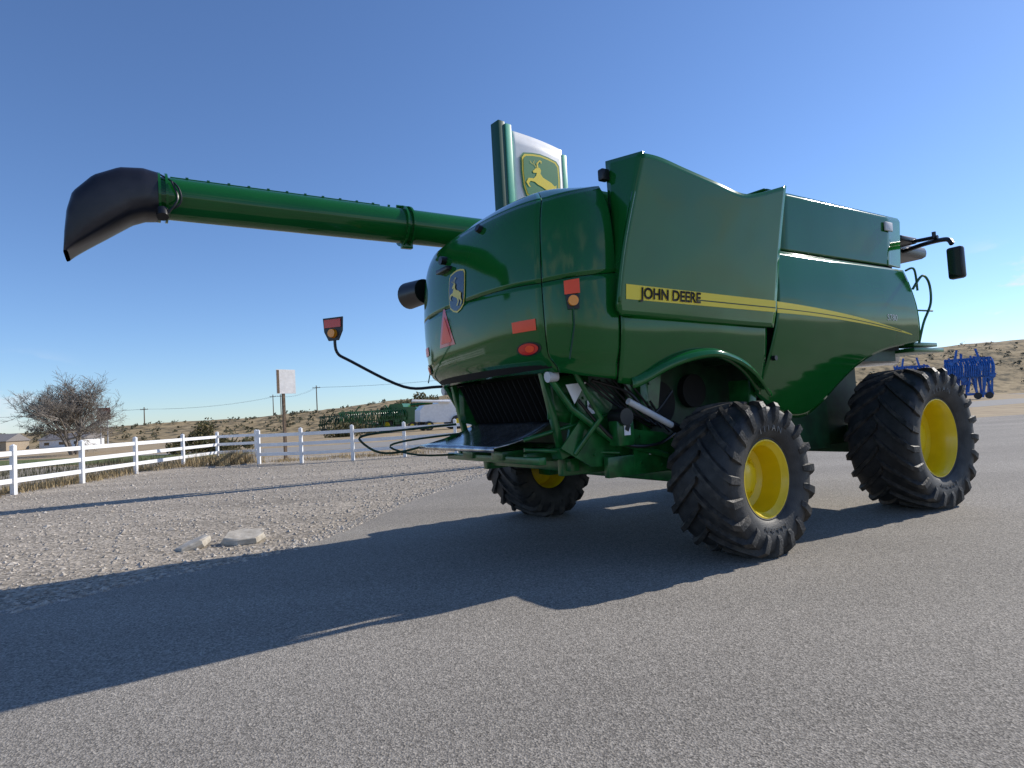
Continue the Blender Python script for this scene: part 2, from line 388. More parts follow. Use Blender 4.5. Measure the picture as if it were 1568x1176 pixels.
ANT=[[(-.12,.26),(-.2,.36),(-.17,.45),(-.21,.37),(-.15,.27)],[(-.08,.27),(-.10,.36),(-.03,.44),(-.0,.38),(.01,.45),(-.04,.47),(-.13,.37),(-.12,.27)],[(-.15,.3),(-.27,.36),(-.3,.42),(-.28,.35)]]
hdecal(SHIELD,0.02,3.02,GOLD,'badge_rim',.010,.47);hdecal(SHIELD,0.02,3.02,BADGE,'badge_plate',.014,.43)
hdecal(DEER,0.02,3.01,GOLD,'badge_deer',.024,.36)
for k in ANT: hdecal(k,0.02,3.01,GOLD,'badge_antler',.024,.36)
hdecal([(-.22,-.19),(.22,-.19),(.02,.25),(-.02,.25)],-.33,2.62,RED,'slow_vehicle_border',.006,1)
hdecal([(-.15,-.15),(.15,-.15),(0,.16)],-.33,2.62,ORED,'slow_vehicle_triangle',.010,1)
for sg in (1,-1):
    hdecal([(-.15,-.055),(.15,-.055),(.15,.055),(-.15,.055)],sg*1.17,2.45,ORED,'rear_reflector',.008)
    ov=[(.14*math.cos(t*math.pi/10),.06*math.sin(t*math.pi/10)) for t in range(20)]
    hdecal(ov,sg*1.2,2.225,BLACK,'tail_lamp_bezel',.010,1.12)
    hdecal(ov,sg*1.2,2.225,RED,'tail_lamp',.018,.9)
    hdecal([(x*.5+.03,y*.7) for x,y in ov],sg*1.2,2.225,ORED,'tail_lamp_inner',.022,.8)
    s=sg*(SMAX-.50)
    p=hood(s,2.70);n=hoodn(s,2.70)
    hdecal([(-.07,0),(.07,.01),(.07,.15),(-.07,.13)],s,2.70,ORED,'side_marker',.03)
    hdecal([(-.065,0),(.065,-.0),(.055,-.14),(-.05,-.14)],s,2.70,BLACK,'side_marker_base',.028)
    mb=MB();q=p+Vector((0,0,-.065));tube(mb,[q+n*.0,q+n*.07],.05,14);mb.obj('side_marker_lamp',AMBER,H)
    mb=MB();tube(mb,[p+n*.02+Vector((0,0,-.1)),p+n*.03+Vector((0,0,-.3)),p+n*.03+Vector((-.08,0,-.62))],.008,6);mb.obj('marker_wire',DGREEN,H)
    p=hood(sg*1.28,2.01);mb=MB();tube(mb,[p+Vector((0,0,-.06))+L(.1,0,0),p+Vector((0,0,-.07))+L(-.01,0,0)],.055,14);mb.obj('work_lamp',LGREY,H)
mb=MB();p=hood(.45,3.62);tube(mb,[p,p+hoodn(.45,3.62)*.05],.045,14);tube(mb,[L(-1.78,-1.6,3.36),L(-1.86,-1.98,3.36),L(-1.87,-2.0,3.36)],[.17,.19,.15],24)
tube(mb,[L(-2.0,-.35,3.46),L(-2.13,-.35,3.46)],.05,10);box(mb,L(-2.1,-.3,3.33),(.1,.3,.05),bev=.01)
mb.obj('hood_fittings',BLACK,H)
# --- unloading auger
mb=MB()
A0=L(1.5,-1.62,4.26);A1=L(-4.98,-1.62,4.24)
def ap(t): return A0.lerp(A1,t)
tube(mb,[ap(i/20) for i in range(21)],.235,40)
for t in (.535,.548,.996,.985):
    tube(mb,[ap(t),ap(t+.004)],.275,40)
box(mb,ap(.541)+Vector((0,0,-.26)),(.16,.08,.1),bev=.01)
tube(mb,[ap(.53)+Vector((0,.0,.27)),ap(.56)+Vector((0,0,.27))],.02,8)
tube(mb,[ap(.6)+Vector((0,-.05,.235)),ap(.98)+Vector((0,-.05,.235))],.009,6)
for k in range(12):
    p=ap(.58+k*.034);box(mb,p+Vector((0,-.05,.245)),(.03,.02,.02))
mb.obj('auger_tube',GREEN,H)
mb=MB()
S=[(-4.98,4.50,-4.98,3.98,.26),(-5.12,4.52,-5.10,3.97,.28),(-5.34,4.49,-5.22,3.92,.29),(-5.58,4.36,-5.36,3.82,.30),(-5.76,4.15,-5.50,3.72,.30),(-5.81,3.95,-5.63,3.63,.29),(-5.83,3.72,-5.73,3.56,.28),(-5.84,3.50,-5.80,3.51,.26)]
def sp(u,v):
    x=u*(len(S)-1);i=min(int(x),len(S)-2);t=x-i;q=[S[i][k]*(1-t)+S[i+1][k]*t for k in range(5)]
    th=2*math.pi*v;e=.75-.35*u
    cy=math.copysign(abs(math.cos(th))**e,math.cos(th));cz=math.copysign(abs(math.sin(th))**e,math.sin(th))
    top=L(q[0],-1.62,q[1]);bot=L(q[2],-1.62,q[3]);w=(cz+1)/2
    return bot.lerp(top,w)+Vector((0,q[4]*cy*(1-.12*u*(1-w)),0))
grid(mb,sp,36,40)
SP=mat('black_rubber',(.012,.012,.018),.33,noise_amt=.2,bump=.35,bump_scale=3)
mb.obj('auger_spout',SP,H)
mb=MB()
tube(mb,[L(-4.95,-1.35,4.02),L(-4.95,-1.30,3.93)],.06,14);tube(mb,smoothpath([L(-4.85,-1.36,4.35),L(-4.80,-1.3,4.15),L(-4.9,-1.3,3.97)]),.012,6)
tube(mb,smoothpath([L(-4.98,-1.5,4.48),L(-4.80,-1.33,4.3),L(-4.78,-1.33,4.1),L(-4.98,-1.36,3.98)]),.010,6)
mb.obj('auger_lamp',BLACK,H)
# --- wheels
def wheel(a,b,R,W,rim,steer,sd,nl):
    rot=Matrix.Rotation(steer,3,'Z');c=L(a,b,R-.02)
    def T(r,w,ph): return rot@Vector((r*math.sin(ph),-sd*w,r*math.cos(ph)))+c
    Rb=R-.05
    prof=[(rim-.01,-.36*W),(rim+.03,-.42*W),(rim+.45*(Rb-rim),-.50*W),(Rb-.10,-.50*W),(Rb-.03,-.46*W),(Rb-.005,-.30*W),(Rb,0),(Rb-.005,.30*W),(Rb-.03,.46*W),(Rb-.10,.50*W),(rim+.55*(Rb-rim),.51*W),(rim+.3*(Rb-rim),.475*W),(rim+.06,.43*W),(rim+.045,.41*W),(rim+.03,.41*W),(rim-.01,.36*W)]
    pv=smoothpath([Vector((r,w,0)) for r,w in prof],3);N=72
    mb=MB();V=[T(p.x,p.y,2*math.pi*k/N) for p in pv for k in range(N)];F=[]
    for i in range(len(pv)-1):
        for k in range(N): 
            q=(i*N+k,i*N+(k+1)%N,(i+1)*N+(k+1)%N,(i+1)*N+k);F.append(q)
    mb.add(V,F);mb.obj('tyre_carcass',RUB,H)
    mb=MB()
    for side in(1,-1):
        for k in range(nl):
            ph0=2*math.pi*(k+(.5 if side<0 else 0))/nl
            path=[];sh=.5*W*.95/Rb
            for t in [0,.2,.4,.6,.8,.95]:
                w=(-.02+ (.475*W+.02)*t);path.append((Rb-.012*t*t,w,ph0-sh*(t**.9),0,.030+.008*t))
            path.append((Rb-.06,.497*W,ph0-sh*1.08,1,.040));path.append((Rb-.15,.505*W,ph0-sh*1.13,1,.038));path.append((Rb-.20,.506*W,ph0-sh*1.15,2,.03))
            V=[]
            for (r,w,ph,kd,hw) in path:
                h=.06
                if kd==0: dr,dw=h,(.01 if w>.4*W else 0)
                elif kd==1: dr,dw=(.045 if r>Rb-.1 else .0),.03
                else: dr,dw=0,.004
                dp=hw/r
                for (e,top) in ((-1.35,0),(-.85,1),(.85,1),(1.35,0)):
                    V.append(T((r-.015 if kd==0 else r)+dr*top,side*((w-(.02 if kd else 0))+(dw+(.02 if kd else 0))*top),ph+e*dp))
            F=[]
            for i in range(len(path)-1):
                for j in range(3): F.append((i*4+j,i*4+j+1,i*4+j+5,i*4+j+4))
            F.append((0,1,2,3));n=len(path)-1;F.append((n*4+3,n*4+2,n*4+1,n*4))
            mb.add(V,F)
    mb.obj('tyre_lugs',RUBL,H,smooth=True,angle=30)
    rp=[(rim+.035,.385*W),(rim+.03,.405*W),(rim+.012,.405*W),(rim-.005,.37*W),(rim-.035,.33*W),(rim-.045,.12*W),(rim-.05,.04*W),(rim*.80,.02*W),(rim*.70,-.01*W),(rim*.55,.01*W),(rim*.45,.05*W),(rim*.42,.05*W),(rim*.40,.10*W),(rim*.30,.12*W),(0.001,.12*W)]
    mb=MB();N=56
    V=[T(r,w,2*math.pi*k/N) for r,w in rp for k in range(N)];F=[(i*N+k,i*N+(k+1)%N,(i+1)*N+(k+1)%N,(i+1)*N+k) for i in range(len(rp)-1) for k in range(N)]
    mb.add(V,F)
    rb=[(rim+.03,-.40*W),(rim,-.37*W),(rim-.04,-.30*W),(rim-.05,.02*W),(rim*.6,-.03*W),(rim*.3,-.05*W),(.001,-.05*W)]
    V=[T(r,w,2*math.pi*k/N) for r,w in rb for k in range(N)];F=[(i*N+k,i*N+(k+1)%N,(i+1)*N+(k+1)%N,(i+1)*N+k) for i in range(len(rb)-1) for k in range(N)]
    mb.add(V,F)
    for k in range(10):
        ph=2*math.pi*k/10;p0=T(rim*.52,.01*W,ph);p1=T(rim*.52,.01*W+.035,ph);tube(mb,[p0,p1],.016,6)
    mb.obj('wheel_rim',YEL,H)
    c2=bpy.data.curves.new('t','FONT');c2.body='TITAN';c2.size=.10*R/.8;c2.extrude=.004;c2.space_character=1.5
    for off in (2.75,5.9):
        o=bpy.data.objects.new('t',c2);C.objects.link(o);dg=bpy.context.evaluated_depsgraph_get()
        me=bpy.data.meshes.new_from_object(o.evaluated_get(dg));bpy.data.objects.remove(o)
        for v in me.vertices:
            r0=rim+.30*(Rb-rim);v.co=T(r0+v.co.y,.495*W+v.co.z,off+v.co.x/r0*(1 if sd>0 else -1))
        me.materials.clear();me.materials.append(LET);q=bpy.data.objects.new('sidewall_lettering',me);C.objects.link(q);q.parent=H
wheel(.17,1.90,.81,.72,.375,math.radians(4),1,19)
wheel(.17,-1.90,.81,.72,.375,math.radians(4),-1,19)
wheel(3.95,1.80,.97,.84,.50,0,1,21)
wheel(3.95,-1.80,.97,.84,.50,0,-1,21)
# --- cab, mirror, rails
mb=MB();box(mb,L(5.1,0,2.9),(1.3,1.8,1.7),bev=.1);mb.obj('cab_glass',GLASS,H)
mb=MB();box(mb,L(5.45,0,3.95),(1.9,2.3,.2),bev=.08);mb.obj('cab_roof',BLACK,H)
mb=MB()
tube(mb,smoothpath([L(5.6,1.1,3.90),L(5.5,1.5,3.92),L(5.25,1.9,3.86),L(5.18,2.0,3.76)]),.035,8)
tube(mb,[L(5.4,1.0,4.0),L(5.35,1.75,3.95)],.03,8)
box(mb,L(5.22,2.02,3.47),(.12,.22,.48),bev=.04)
tube(mb,[L(5.35,1.7,3.94),L(5.35,1.7,4.04)],.03,8)
box(mb,L(5.25,1.15,4.0),(.5,.5,.10),bev=.03)
mb.obj('mirror_arm',BLACK,H)
mb=MB();box(mb,L(5.155,2.02,3.47),(.006,.16,.40));mb.obj('mirror_glass',GLASS,H)
mb=MB()
tube(mb,smoothpath([L(4.55,1.7,3.1),L(4.75,1.75,3.3),L(4.92,1.76,3.2),L(4.92,1.76,2.9),L(4.7,1.74,2.6),L(4.6,1.7,2.3)]),.018,8)
tube(mb,smoothpath([L(4.6,1.6,3.4),L(4.75,1.65,3.42),L(4.8,1.65,3.1)]),.016,8)
tube(mb,[L(4.6,1.72,2.78),L(4.95,1.76,2.78)],.014,6)
box(mb,L(4.9,1.3,2.2),(.9,.8,.06),bev=.01);box(mb,L(4.8,1.55,2.28),(.7,.3,.06),bev=.01)
mb.obj('platform_rails',FGREEN,H)
# ---------------------------------------------------------------- GROUND
def noisemat(name,stops,scale,detail=8,rough=.9,bump=.4,big=None,vor=None):
    m=bpy.data.materials.new(name);m.use_nodes=True;nt=m.node_tree;b=nt.nodes['Principled BSDF'];b.inputs['Roughness'].default_value=rough
    b.inputs['Specular IOR Level'].default_value=.3
    tc=nt.nodes.new('ShaderNodeTexCoord')
    n=nt.nodes.new('ShaderNodeTexNoise');n.inputs['Scale'].default_value=scale;n.inputs['Detail'].default_value=detail;n.inputs['Roughness'].default_value=.65
    nt.links.new(tc.outputs['Object'],n.inputs['Vector'])
    r=nt.nodes.new('ShaderNodeValToRGB')
    while len(r.color_ramp.elements)<len(stops): r.color_ramp.elements.new(.5)
    for e,(p,c) in zip(r.color_ramp.elements,stops): e.position=p;e.color=(*c,1)
    nt.links.new(n.outputs['Fac'],r.inputs['Fac']);col=r.outputs['Color'];hgt=n.outputs['Fac']
    if vor:
        v=nt.nodes.new('ShaderNodeTexVoronoi');v.inputs['Scale'].default_value=vor[0];nt.links.new(tc.outputs['Object'],v.inputs['Vector'])
        rr=nt.nodes.new('ShaderNodeValToRGB')
        rr.color_ramp.elements[0].color=(vor[1],)*3+(1,);rr.color_ramp.elements[1].color=(vor[2],)*3+(1,)
        sep=nt.nodes.new('ShaderNodeSeparateColor');nt.links.new(v.outputs['Color'],sep.inputs['Color']);nt.links.new(sep.outputs['Red'],rr.inputs['Fac'])
        mx=nt.nodes.new('ShaderNodeMix');mx.data_type='RGBA';mx.blend_type='MULTIPLY';mx.inputs['Factor'].default_value=1
        nt.links.new(col,mx.inputs[6]);nt.links.new(rr.outputs['Color'],mx.inputs[7]);col=mx.outputs[2]
        hgt=v.outputs['Distance']
    if big:
        n2=nt.nodes.new('ShaderNodeTexNoise');n2.inputs['Scale'].default_value=big[0];n2.inputs['Detail'].default_value=5
        mp=nt.nodes.new('ShaderNodeMapping');mp.inputs['Rotation'].default_value=(0,0,math.radians(-32));mp.inputs['Scale'].default_value=(.25,1,1)
        nt.links.new(tc.outputs['Object'],mp.inputs['Vector']);nt.links.new(mp.outputs['Vector'],n2.inputs['Vector'])
        r2=nt.nodes.new('ShaderNodeValToRGB');r2.color_ramp.elements[0].position=.3;r2.color_ramp.elements[1].position=.7
        r2.color_ramp.elements[0].color=(big[1],)*3+(1,);r2.color_ramp.elements[1].color=(big[2],)*3+(1,)
        nt.links.new(n2.outputs['Fac'],r2.inputs['Fac'])
        mx=nt.nodes.new('ShaderNodeMix');mx.data_type='RGBA';mx.blend_type='MULTIPLY';mx.inputs['Factor'].default_value=1
        nt.links.new(col,mx.inputs[6]);nt.links.new(r2.outputs['Color'],mx.inputs[7]);col=mx.outputs[2]
    nt.links.new(col,b.inputs['Base Color'])
    if bump:
        bp=nt.nodes.new('ShaderNodeBump');bp.inputs['Strength'].default_value=bump;bp.inputs['Distance'].default_value=.01
        nt.links.new(hgt,bp.inputs['Height']);nt.links.new(bp.outputs['Normal'],b.inputs['Normal'])
    return m
M_ASPH=noisemat('asphalt',[(.3,(.185,.165,.140)),(.5,(.275,.25,.215)),(.7,(.38,.345,.295))],60,4,.9,.45,big=(.6,.84,1.12),vor=(100,.55,1.45))
M_GRAV=noisemat('gravel',[(.3,(.19,.16,.12)),(.5,(.36,.31,.245)),(.7,(.54,.47,.385))],9,8,.95,.9,big=(.7,.75,1.15),vor=(28,.5,1.4))
M_DIRT=noisemat('dry_ground',[(.3,(.20,.15,.09)),(.5,(.36,.27,.16)),(.7,(.46,.36,.22))],.6,8,.95,.3)
M_GRASS=noisemat('lawn',[(.3,(.06,.09,.02)),(.5,(.11,.14,.04)),(.7,(.24,.20,.09))],1.2,8,.95,.3)
M_ROAD=noisemat('road_grey',[(.3,(.24,.225,.2)),(.7,(.33,.31,.28))],3,6,.9,.2)
def poly(name,pts,z,m):
    me=bpy.data.meshes.new(name);me.from_pydata([(x,y,z) for x,y in pts],[],[tuple(range(len(pts)))]);me.materials.append(m)
    o=bpy.data.objects.new(name,me);C.objects.link(o);return o
poly('ground',[(-3000,-1500),(3000,-1500),(3000,4000),(-3000,4000)],0,M_DIRT)
edge=[(-30,-14),(-14,-3),(-8.5,2.5),(-6.2,4.7),(-4.95,5.9),(-4.3,6.8),(-3.75,7.4),(-3.15,8.0),(-2.75,9.6),(-2.35,12.1),(-1.6,14.8),(-.9,17.1),(.4,20.5),(2.4,24.5),(5,29)]
e2=[]
for i in range(len(edge)-1):
    n=14
    for k in range(n):
        t=k/n;x=edge[i][0]*(1-t)+edge[i+1][0]*t;y=edge[i][1]*(1-t)+edge[i+1][1]*t
        w=.14*noise.noise(Vector((x*2.3,y*2.3,0)))+.06*noise.noise(Vector((x*9,y*9,3)))
        e2.append((x+w,y-w))
e2.append(edge[-1])
poly('gravel',[(-60,-14),(-60,40),(-16.5,34),(-3,30.5),(12,32)]+e2[::-1],.004,M_GRAV)
poly('asphalt',e2+[(30,34),(60,60),(95,120),(190,150),(300,100),(300,-60),(-30,-60)],.008,M_ASPH)
poly('road',[(-60,44),(-14,38),(20,42),(60,62),(60,75),(10,52),(-14,46),(-60,54)],.006,M_ROAD)
poly('lawn',[(-150,20),(-60,41),(-17,36),(-17.0,42),(-60,60),(-150,60)],.010,M_GRASS)
def stones(name,n,region,smin,smax,m,seed=1,pw=2.2):
    rng=np.random.RandomState(seed)
    base=np.array([(0,0,.7),(1,0,0),(.2,.9,.1),(-.9,.3,0),(-.4,-.85,.05),(.5,-.7,.0)])
    fc=[(0,1,2),(0,2,3),(0,3,4),(0,4,5),(0,5,1)]
    Vs=[];Fs=[]
    for c in range(n):
        x,y=region(rng)
        s=smin*(smax/smin)**(rng.rand()**pw)
        th=rng.rand()*6.28;ca,sa=math.cos(th),math.sin(th)
        b=base*(1+.35*(rng.rand(6,3)-.5))*s;b[:,0]*=(.7+.6*rng.rand())
        X=b[:,0]*ca-b[:,1]*sa+x;Y=b[:,0]*sa+b[:,1]*ca+y;Z=b[:,2]*.9+.006
        k=c*6;Vs.append(np.stack([X,Y,Z],1));Fs+= [(a+k,b_+k,c_+k) for a,b_,c_ in fc]
    V=np.concatenate(Vs);me=bpy.data.meshes.new(name);me.from_pydata(V.tolist(),[],Fs);me.materials.append(m)
    o=bpy.data.objects.new(name,me);C.objects.link(o);return o
def ex(y): return interp(y,[(p[1],p[0]) for p in edge])
def reg(r):
    while True:
        y=4+26*r.rand()**1.7;x=ex(y)+.25-abs(r.randn())*.15 if r.rand()<.15 else ex(y)-(ex(y)+15.5)*r.rand()**1.2
        if x<-16.5 or x<-.95*y-1: continue
        return x,y
M_STONE=noisemat('stone',[(.3,(.24,.205,.165)),(.5,(.42,.37,.31)),(.7,(.62,.57,.50))],14,3,.9,0)
stones('gravel_stones',26000,reg,.007,.050,M_STONE,3)
def reg2(r):
    y=3+12*r.rand();return ex(y)+.1+abs(r.randn())*.5,y
stones('loose_pebbles',900,reg2,.003,.012,M_STONE,5)
def reg3(r):
    y=8+18*r.rand();return ex(y)-1-(ex(y)+14)*r.rand(),y
stones('small_rocks',130,reg3,.03,.09,M_STONE,8,1.2)
M_CONC=noisemat('broken_concrete',[(.3,(.34,.30,.24)),(.7,(.62,.57,.49))],8,8,.9,.5)
def slab(name,c,pts,h,rz,tilt,ty=0):
    v=[];k=len(pts)
    R=Matrix.Rotation(rz,3,'Z')@Matrix.Rotation(tilt,3,'X')@Matrix.Rotation(ty,3,'Y')
    for zz,sc in ((0,.96),(h*.5,1.04),(h*.9,1.0),(h,.93)):
        for x,y in pts: v.append(R@Vector((x*sc+.015*random.uniform(-1,1),y*sc+.015*random.uniform(-1,1),zz+random.uniform(-.008,.008)))+Vector(c))
    f=[tuple(range(3*k,4*k))]+[(i+j*k,(i+1)%k+j*k,(i+1)%k+(j+1)*k,i+(j+1)*k) for i in range(k) for j in(0,1,2)]
    mb=MB();mb.add(v,f);return mb.obj(name,M_CONC,smooth=False)
slab('concrete_chunk',(-3.88,8.82,.0),[(-.25,-.16),(-.02,-.23),(.2,-.17),(.27,.02),(.20,.18),(-.08,.22),(-.24,.1)],.13,.1,.20,.05)
slab('concrete_chunk',(-4.47,8.62,.0),[(-.22,-.12),(.02,-.19),(.20,-.08),(.24,.12),(.02,.22),(-.22,.12)],.10,.9,-.10,-.28)
# ---------------------------------------------------------------- fence
def fence(name,P):
    E=empty(name);mb=MB()
    for (x,y) in P:
        box(mb,(x,y,.73),(.13,.13,1.46),bev=.006)
        v=[Vector((x+i*.075,y+j*.075,1.462)) for i,j in((-1,-1),(1,-1),(1,1),(-1,1))]+[Vector((x,y,1.52))]
        mb.add(v,[(0,1,4),(1,2,4),(2,3,4),(3,0,4),(3,2,1,0)])
    mb.obj('posts',WHITE,E,smooth=False);mb=MB()
    for i in range(len(P)-1):
        a=Vector((*P[i],0));b=Vector((*P[i+1],0));d=b-a;l=d.length
        R=d.to_track_quat('X','Z').to_matrix()
        for h in (.42,.83,1.24):
            box(mb,(a+b)/2+Vector((0,0,h)),(l-.14,.045,.14),rot=R)
    mb.obj('rails',WHITE,E,smooth=False)
fence('rail_fence',[(-15.0,12.3),(-15.05,15.4),(-15.1,18.7),(-15.2,21.8),(-15.45,25.3),(-15.6,29.2),(-15.7,32.8),(-13.4,32.2),(-11.3,27.4),(-9.05,26.3),(-6.85,26.2),(-4.75,26.7),(-2.6,27.2),(-.4,27.7),(1.8,28.2),(4,28.7)])
# ---------------------------------------------------------------- hills
def crest(X):
    return sinterp(X,[(-400,2.6),(-200,3.0),(-98,3.8),(-60,4.7),(-31,6.4),(0,8.0),(60,10.8),(127,13),(200,14.5),(400,16)])
mb=MB()
def hf(u,v):
    X=-420+900*u;Y=118+130*v
    t=min(1,v/.35);t=t*t*(3-2*t)
    z=-.3+(crest(X*160/Y)*Y/160+.3)*t if v<.35 else crest(X)*1.02-(v-.35)*4
    z+= t*(.6*noise.noise(Vector((X*.05,Y*.05,0)))+.45*noise.noise(Vector((X*.2,Y*.2,5))))
    return (X,Y,z)
grid(mb,hf,300,40)
M_HILL=noisemat('dry_hillside',[(.40,(.09,.075,.04)),(.50,(.30,.22,.115)),(.72,(.50,.38,.21))],.45,12,.95,.3)
mb.obj('hills',M_HILL)
def clump(mb,c,r,n,leaf,seed,zsq=.7,mi=0):
    rg=random.Random(seed)
    subs=[Vector((rg.gauss(0,.5),rg.gauss(0,.5),abs(rg.gauss(.3,.4))*zsq)) for _ in range(9)]
    for _ in range(n):
        s=rg.choice(subs);d=Vector((rg.gauss(0,1),rg.gauss(0,1),rg.gauss(0,1))).normalized()*(.42*rg.random()**.4)
        p=Vector(c)+Vector(((s.x+d.x)*r,(s.y+d.y)*r,max(0.0,(s.z+d.z*zsq)*r)))
        u=Vector((rg.gauss(0,1),rg.gauss(0,1),rg.gauss(0,1))).normalized();w=u.orthogonal().normalized();l=leaf*(.6+.8*rg.random())
        mb.add([p-w*l*.4,p+u*l,p+w*l*.4],[(0,1,2)],mi)
M_SAGE=mat('sage_leaf',(.05,.055,.028),.8,noise_scale=3,col2=(.13,.115,.06))
M_BUSH=mat('bush_leaf',(.04,.055,.018),.8,noise_scale=2,col2=(.15,.11,.035))
M_DRY=mat('dry_grass',(.28,.20,.10),.9,noise_scale=4,col2=(.46,.36,.20))
M_TWIG=mat('bare_twig',(.17,.145,.12),.9,noise_scale=3,col2=(.32,.28,.24))
mb=MB()
rg=random.Random(3)
for i in range(1100):
    u=rg.uniform(.3,.85);v=.04+.3*rg.random()**.8;p=hf(u,v)
    clump(mb,p,rg.uniform(.4,1.2),12,.5,i)
mb.obj('sagebrush',M_SAGE,smooth=False)
def bush(name,c,r,n,leaf,m,seed,zsq=.8):
    mb=MB();clump(mb,c,r,n,leaf,seed,zsq)
    for k in range(8):
        a=k*.8;tube(mb,[Vector(c),Vector(c)+Vector((math.cos(a)*r*.5,math.sin(a)*r*.5,r*.7))],.02*r,4)
    return mb.obj(name,m,smooth=False)
bush('shrub',(-23.5,46,0),1.75,3200,.17,M_BUSH,1)
bush('shrub',(-21.4,46.5,0),1.5,2400,.17,M_BUSH,2)
bush('shrub',(-20,72,0),2.4,1800,.27,M_BUSH,4)
bush('shrub',(-14.5,100,2.5),2.8,1800,.38,M_BUSH,5)
def grass(name,pts,hmin,hmax,spread,m,seed,n):
    rg=random.Random(seed);mb=MB()
    for (x,y,sc) in pts:
        for _ in range(n):
            px=x+rg.gauss(0,spread);py=y+rg.gauss(0,spread);h=rg.uniform(hmin,hmax)*sc;a=rg.random()*6.28;l=rg.uniform(.05,.5)*h
            d=Vector((math.cos(a),math.sin(a),0));w=Vector((-d.y,d.x,0))*.012
            b=Vector((px,py,0));mb.add([b-w,b+w,b+d*l+Vector((0,0,h))],[(0,1,2)])
    return mb.obj(name,m,smooth=False)
bush('dry_bush',(-13.4,28.4,0),.62,3000,.08,M_DRY,7,.75)
grass('tall_dry_grass',[(-13.3+random.gauss(0,.6),28.8+random.gauss(0,.5),1) for _ in range(24)],.3,.8,.25,M_DRY,2,50)
grass('verge_grass',[(-15.3-random.random()*1.8,12+random.random()*22,1) for _ in range(260)]+[(-11+random.random()*15,27.6+random.random()*2.5,.6) for _ in range(100)],.06,.34,.22,M_DRY,4,34)
grass('weeds',[(-40+random.random()*24,24+random.random()*14,1) for _ in range(260)],.1,.5,.5,M_SAGE,6,26)
def tree(name,base,h,seed):
    rg=random.Random(seed);mb=MB()
    def br(p,d,l,r,dep):
        n=3;pts=[p];q=p.copy();dd=d.copy()
        for i in range(n):
            dd=(dd+Vector((rg.gauss(0,.13),rg.gauss(0,.13),rg.gauss(.02,.08)))).normalized();q=q+dd*l/n;pts.append(q.copy())
        tube(mb,pts,[r*(1-.45*i/n) for i in range(n+1)],5 if dep<2 else 3,caps=False)
        if dep>=5: return
        k={0:6,1:5,2:5,3:4,4:4}[dep]
        for j in range(k):
            t=rg.uniform(.3,1);i=min(int(t*n),n-1);pp=pts[i].lerp(pts[i+1],t*n-i)
            ax=Vector((rg.gauss(0,1),rg.gauss(0,1),rg.gauss(0,.6))).normalized()
            nd=(dd*.75+ax*.75+Vector((0,0,.12))).normalized()
            br(pp,nd,l*rg.uniform(.55,.8),max(.014,r*.5),dep+1)
    E=Vector(base)
    for k in range(4):
        a=k*1.57+.3;br(E+Vector((math.cos(a)*.2,math.sin(a)*.2,0)),Vector((math.cos(a)*.6,math.sin(a)*.6,1)).normalized(),h*.30,.17,0)
    return mb.obj(name,M_TWIG,smooth=False)
tree('bare_tree',(-42.6,60,0),10.6,5)
# ---------------------------------------------------------------- pylon sign
S_=empty('dealership_pylon_sign',(1.05,20.4,0),math.radians(38));S_.scale=(1.28,1,1)
mb=MB()
z0,z1=7.6,10.75
BG=.07
def zt_(x): return z1-.10*(x+.62)
def face(u,v):
    x=-.70+1.70*u;zt=zt_(x);z=z0+(zt-z0)*v;return Vector((x,-.16-BG*math.sin(math.pi*u),z))
grid(mb,face,16,8);solid(mb.obj('white_face',WHITE,S_),.08,-1)
mb=MB()
def sdec(poly,sc,cx,cz,off,m,name):
    me=MB();v=[]
    for x,y in poly:
        xx=cx+x*sc;v.append(Vector((xx,-.16-BG-off,cz+y*sc*1.08)))
    me.add(v,[tuple(range(len(v)))]);me.obj(name,m,S_,smooth=False)
sdec(SHIELD,1.58,.16,9.30,.01,SGREEN,'shield_border');sdec(SHIELD,1.49,.16,9.30,.02,STRIPE,'shield_gold');sdec(SHIELD,1.38,.16,9.30,.03,SGREEN,'shield_field')
sdec(DEER,1.30,.17,9.30,.04,STRIPE,'deer')
for k in ANT: sdec(k,1.30,.17,9.30,.04,STRIPE,'antler')
mb=MB();box(mb,(-1.04,0,(z1+.22)/2),(.20,.42,z1+.22),bev=.02);mb.obj('mast_dark',mat('sign_mast',(.005,.06,.03),.4),S_)
mb=MB();box(mb,(-.84,-.02,(z1+.12)/2+3.6),(.18,.44,z1-7.0),bev=.02);box(mb,(1.08,.02,z0+1.42),(.16,.4,2.85),bev=.02);mb.obj('pale_trim',SPALE,S_)
mb=MB();tube(mb,[(.6,.1,0),(.6,.1,8.0)],.09,10);mb.obj('support_pole',SGREEN,S_)
Sg=empty('road_sign',(-10.9,29.5,0),math.radians(52))
mb=MB();box(mb,(0,0,1.95),(.12,.12,3.9));mb.obj('post',WOOD,Sg,smooth=False)
mb=MB();box(mb,(.12,-.08,3.72),(1.0,.02,1.15),bev=.004);mb.obj('panel',mat('sign_back_white',(.70,.68,.66),.5,noise_amt=.1),Sg,smooth=False)
mb=MB();box(mb,(-.30,-.095,3.72),(.12,.004,1.1));mb.obj('panel_edge',WOOD,Sg,smooth=False)
def upole(x,y,h):
    E=empty('utility_pole',(x,y,0));mb=MB();tube(mb,[(0,0,0),(0,0,h)],[.20,.14],8);box(mb,(0,0,h-.7),(2.4,.16,.16))
    for i in(-1,-.4,.4,1): tube(mb,[(i,0,h-.6),(i,0,h-.4)],.05,6)
    mb.obj('pole',WOOD,E,smooth=False)
for q in [(-113,190,9.8),(-85,220,13.0),(-82.3,220,13.0),(-60,190,13.5)]: upole(*q)
mb=MB()
chain=[(-230,160,11),(-113,190,9.2),(-83.5,220,12.4),(-60,190,12.9),(10,185,15)]
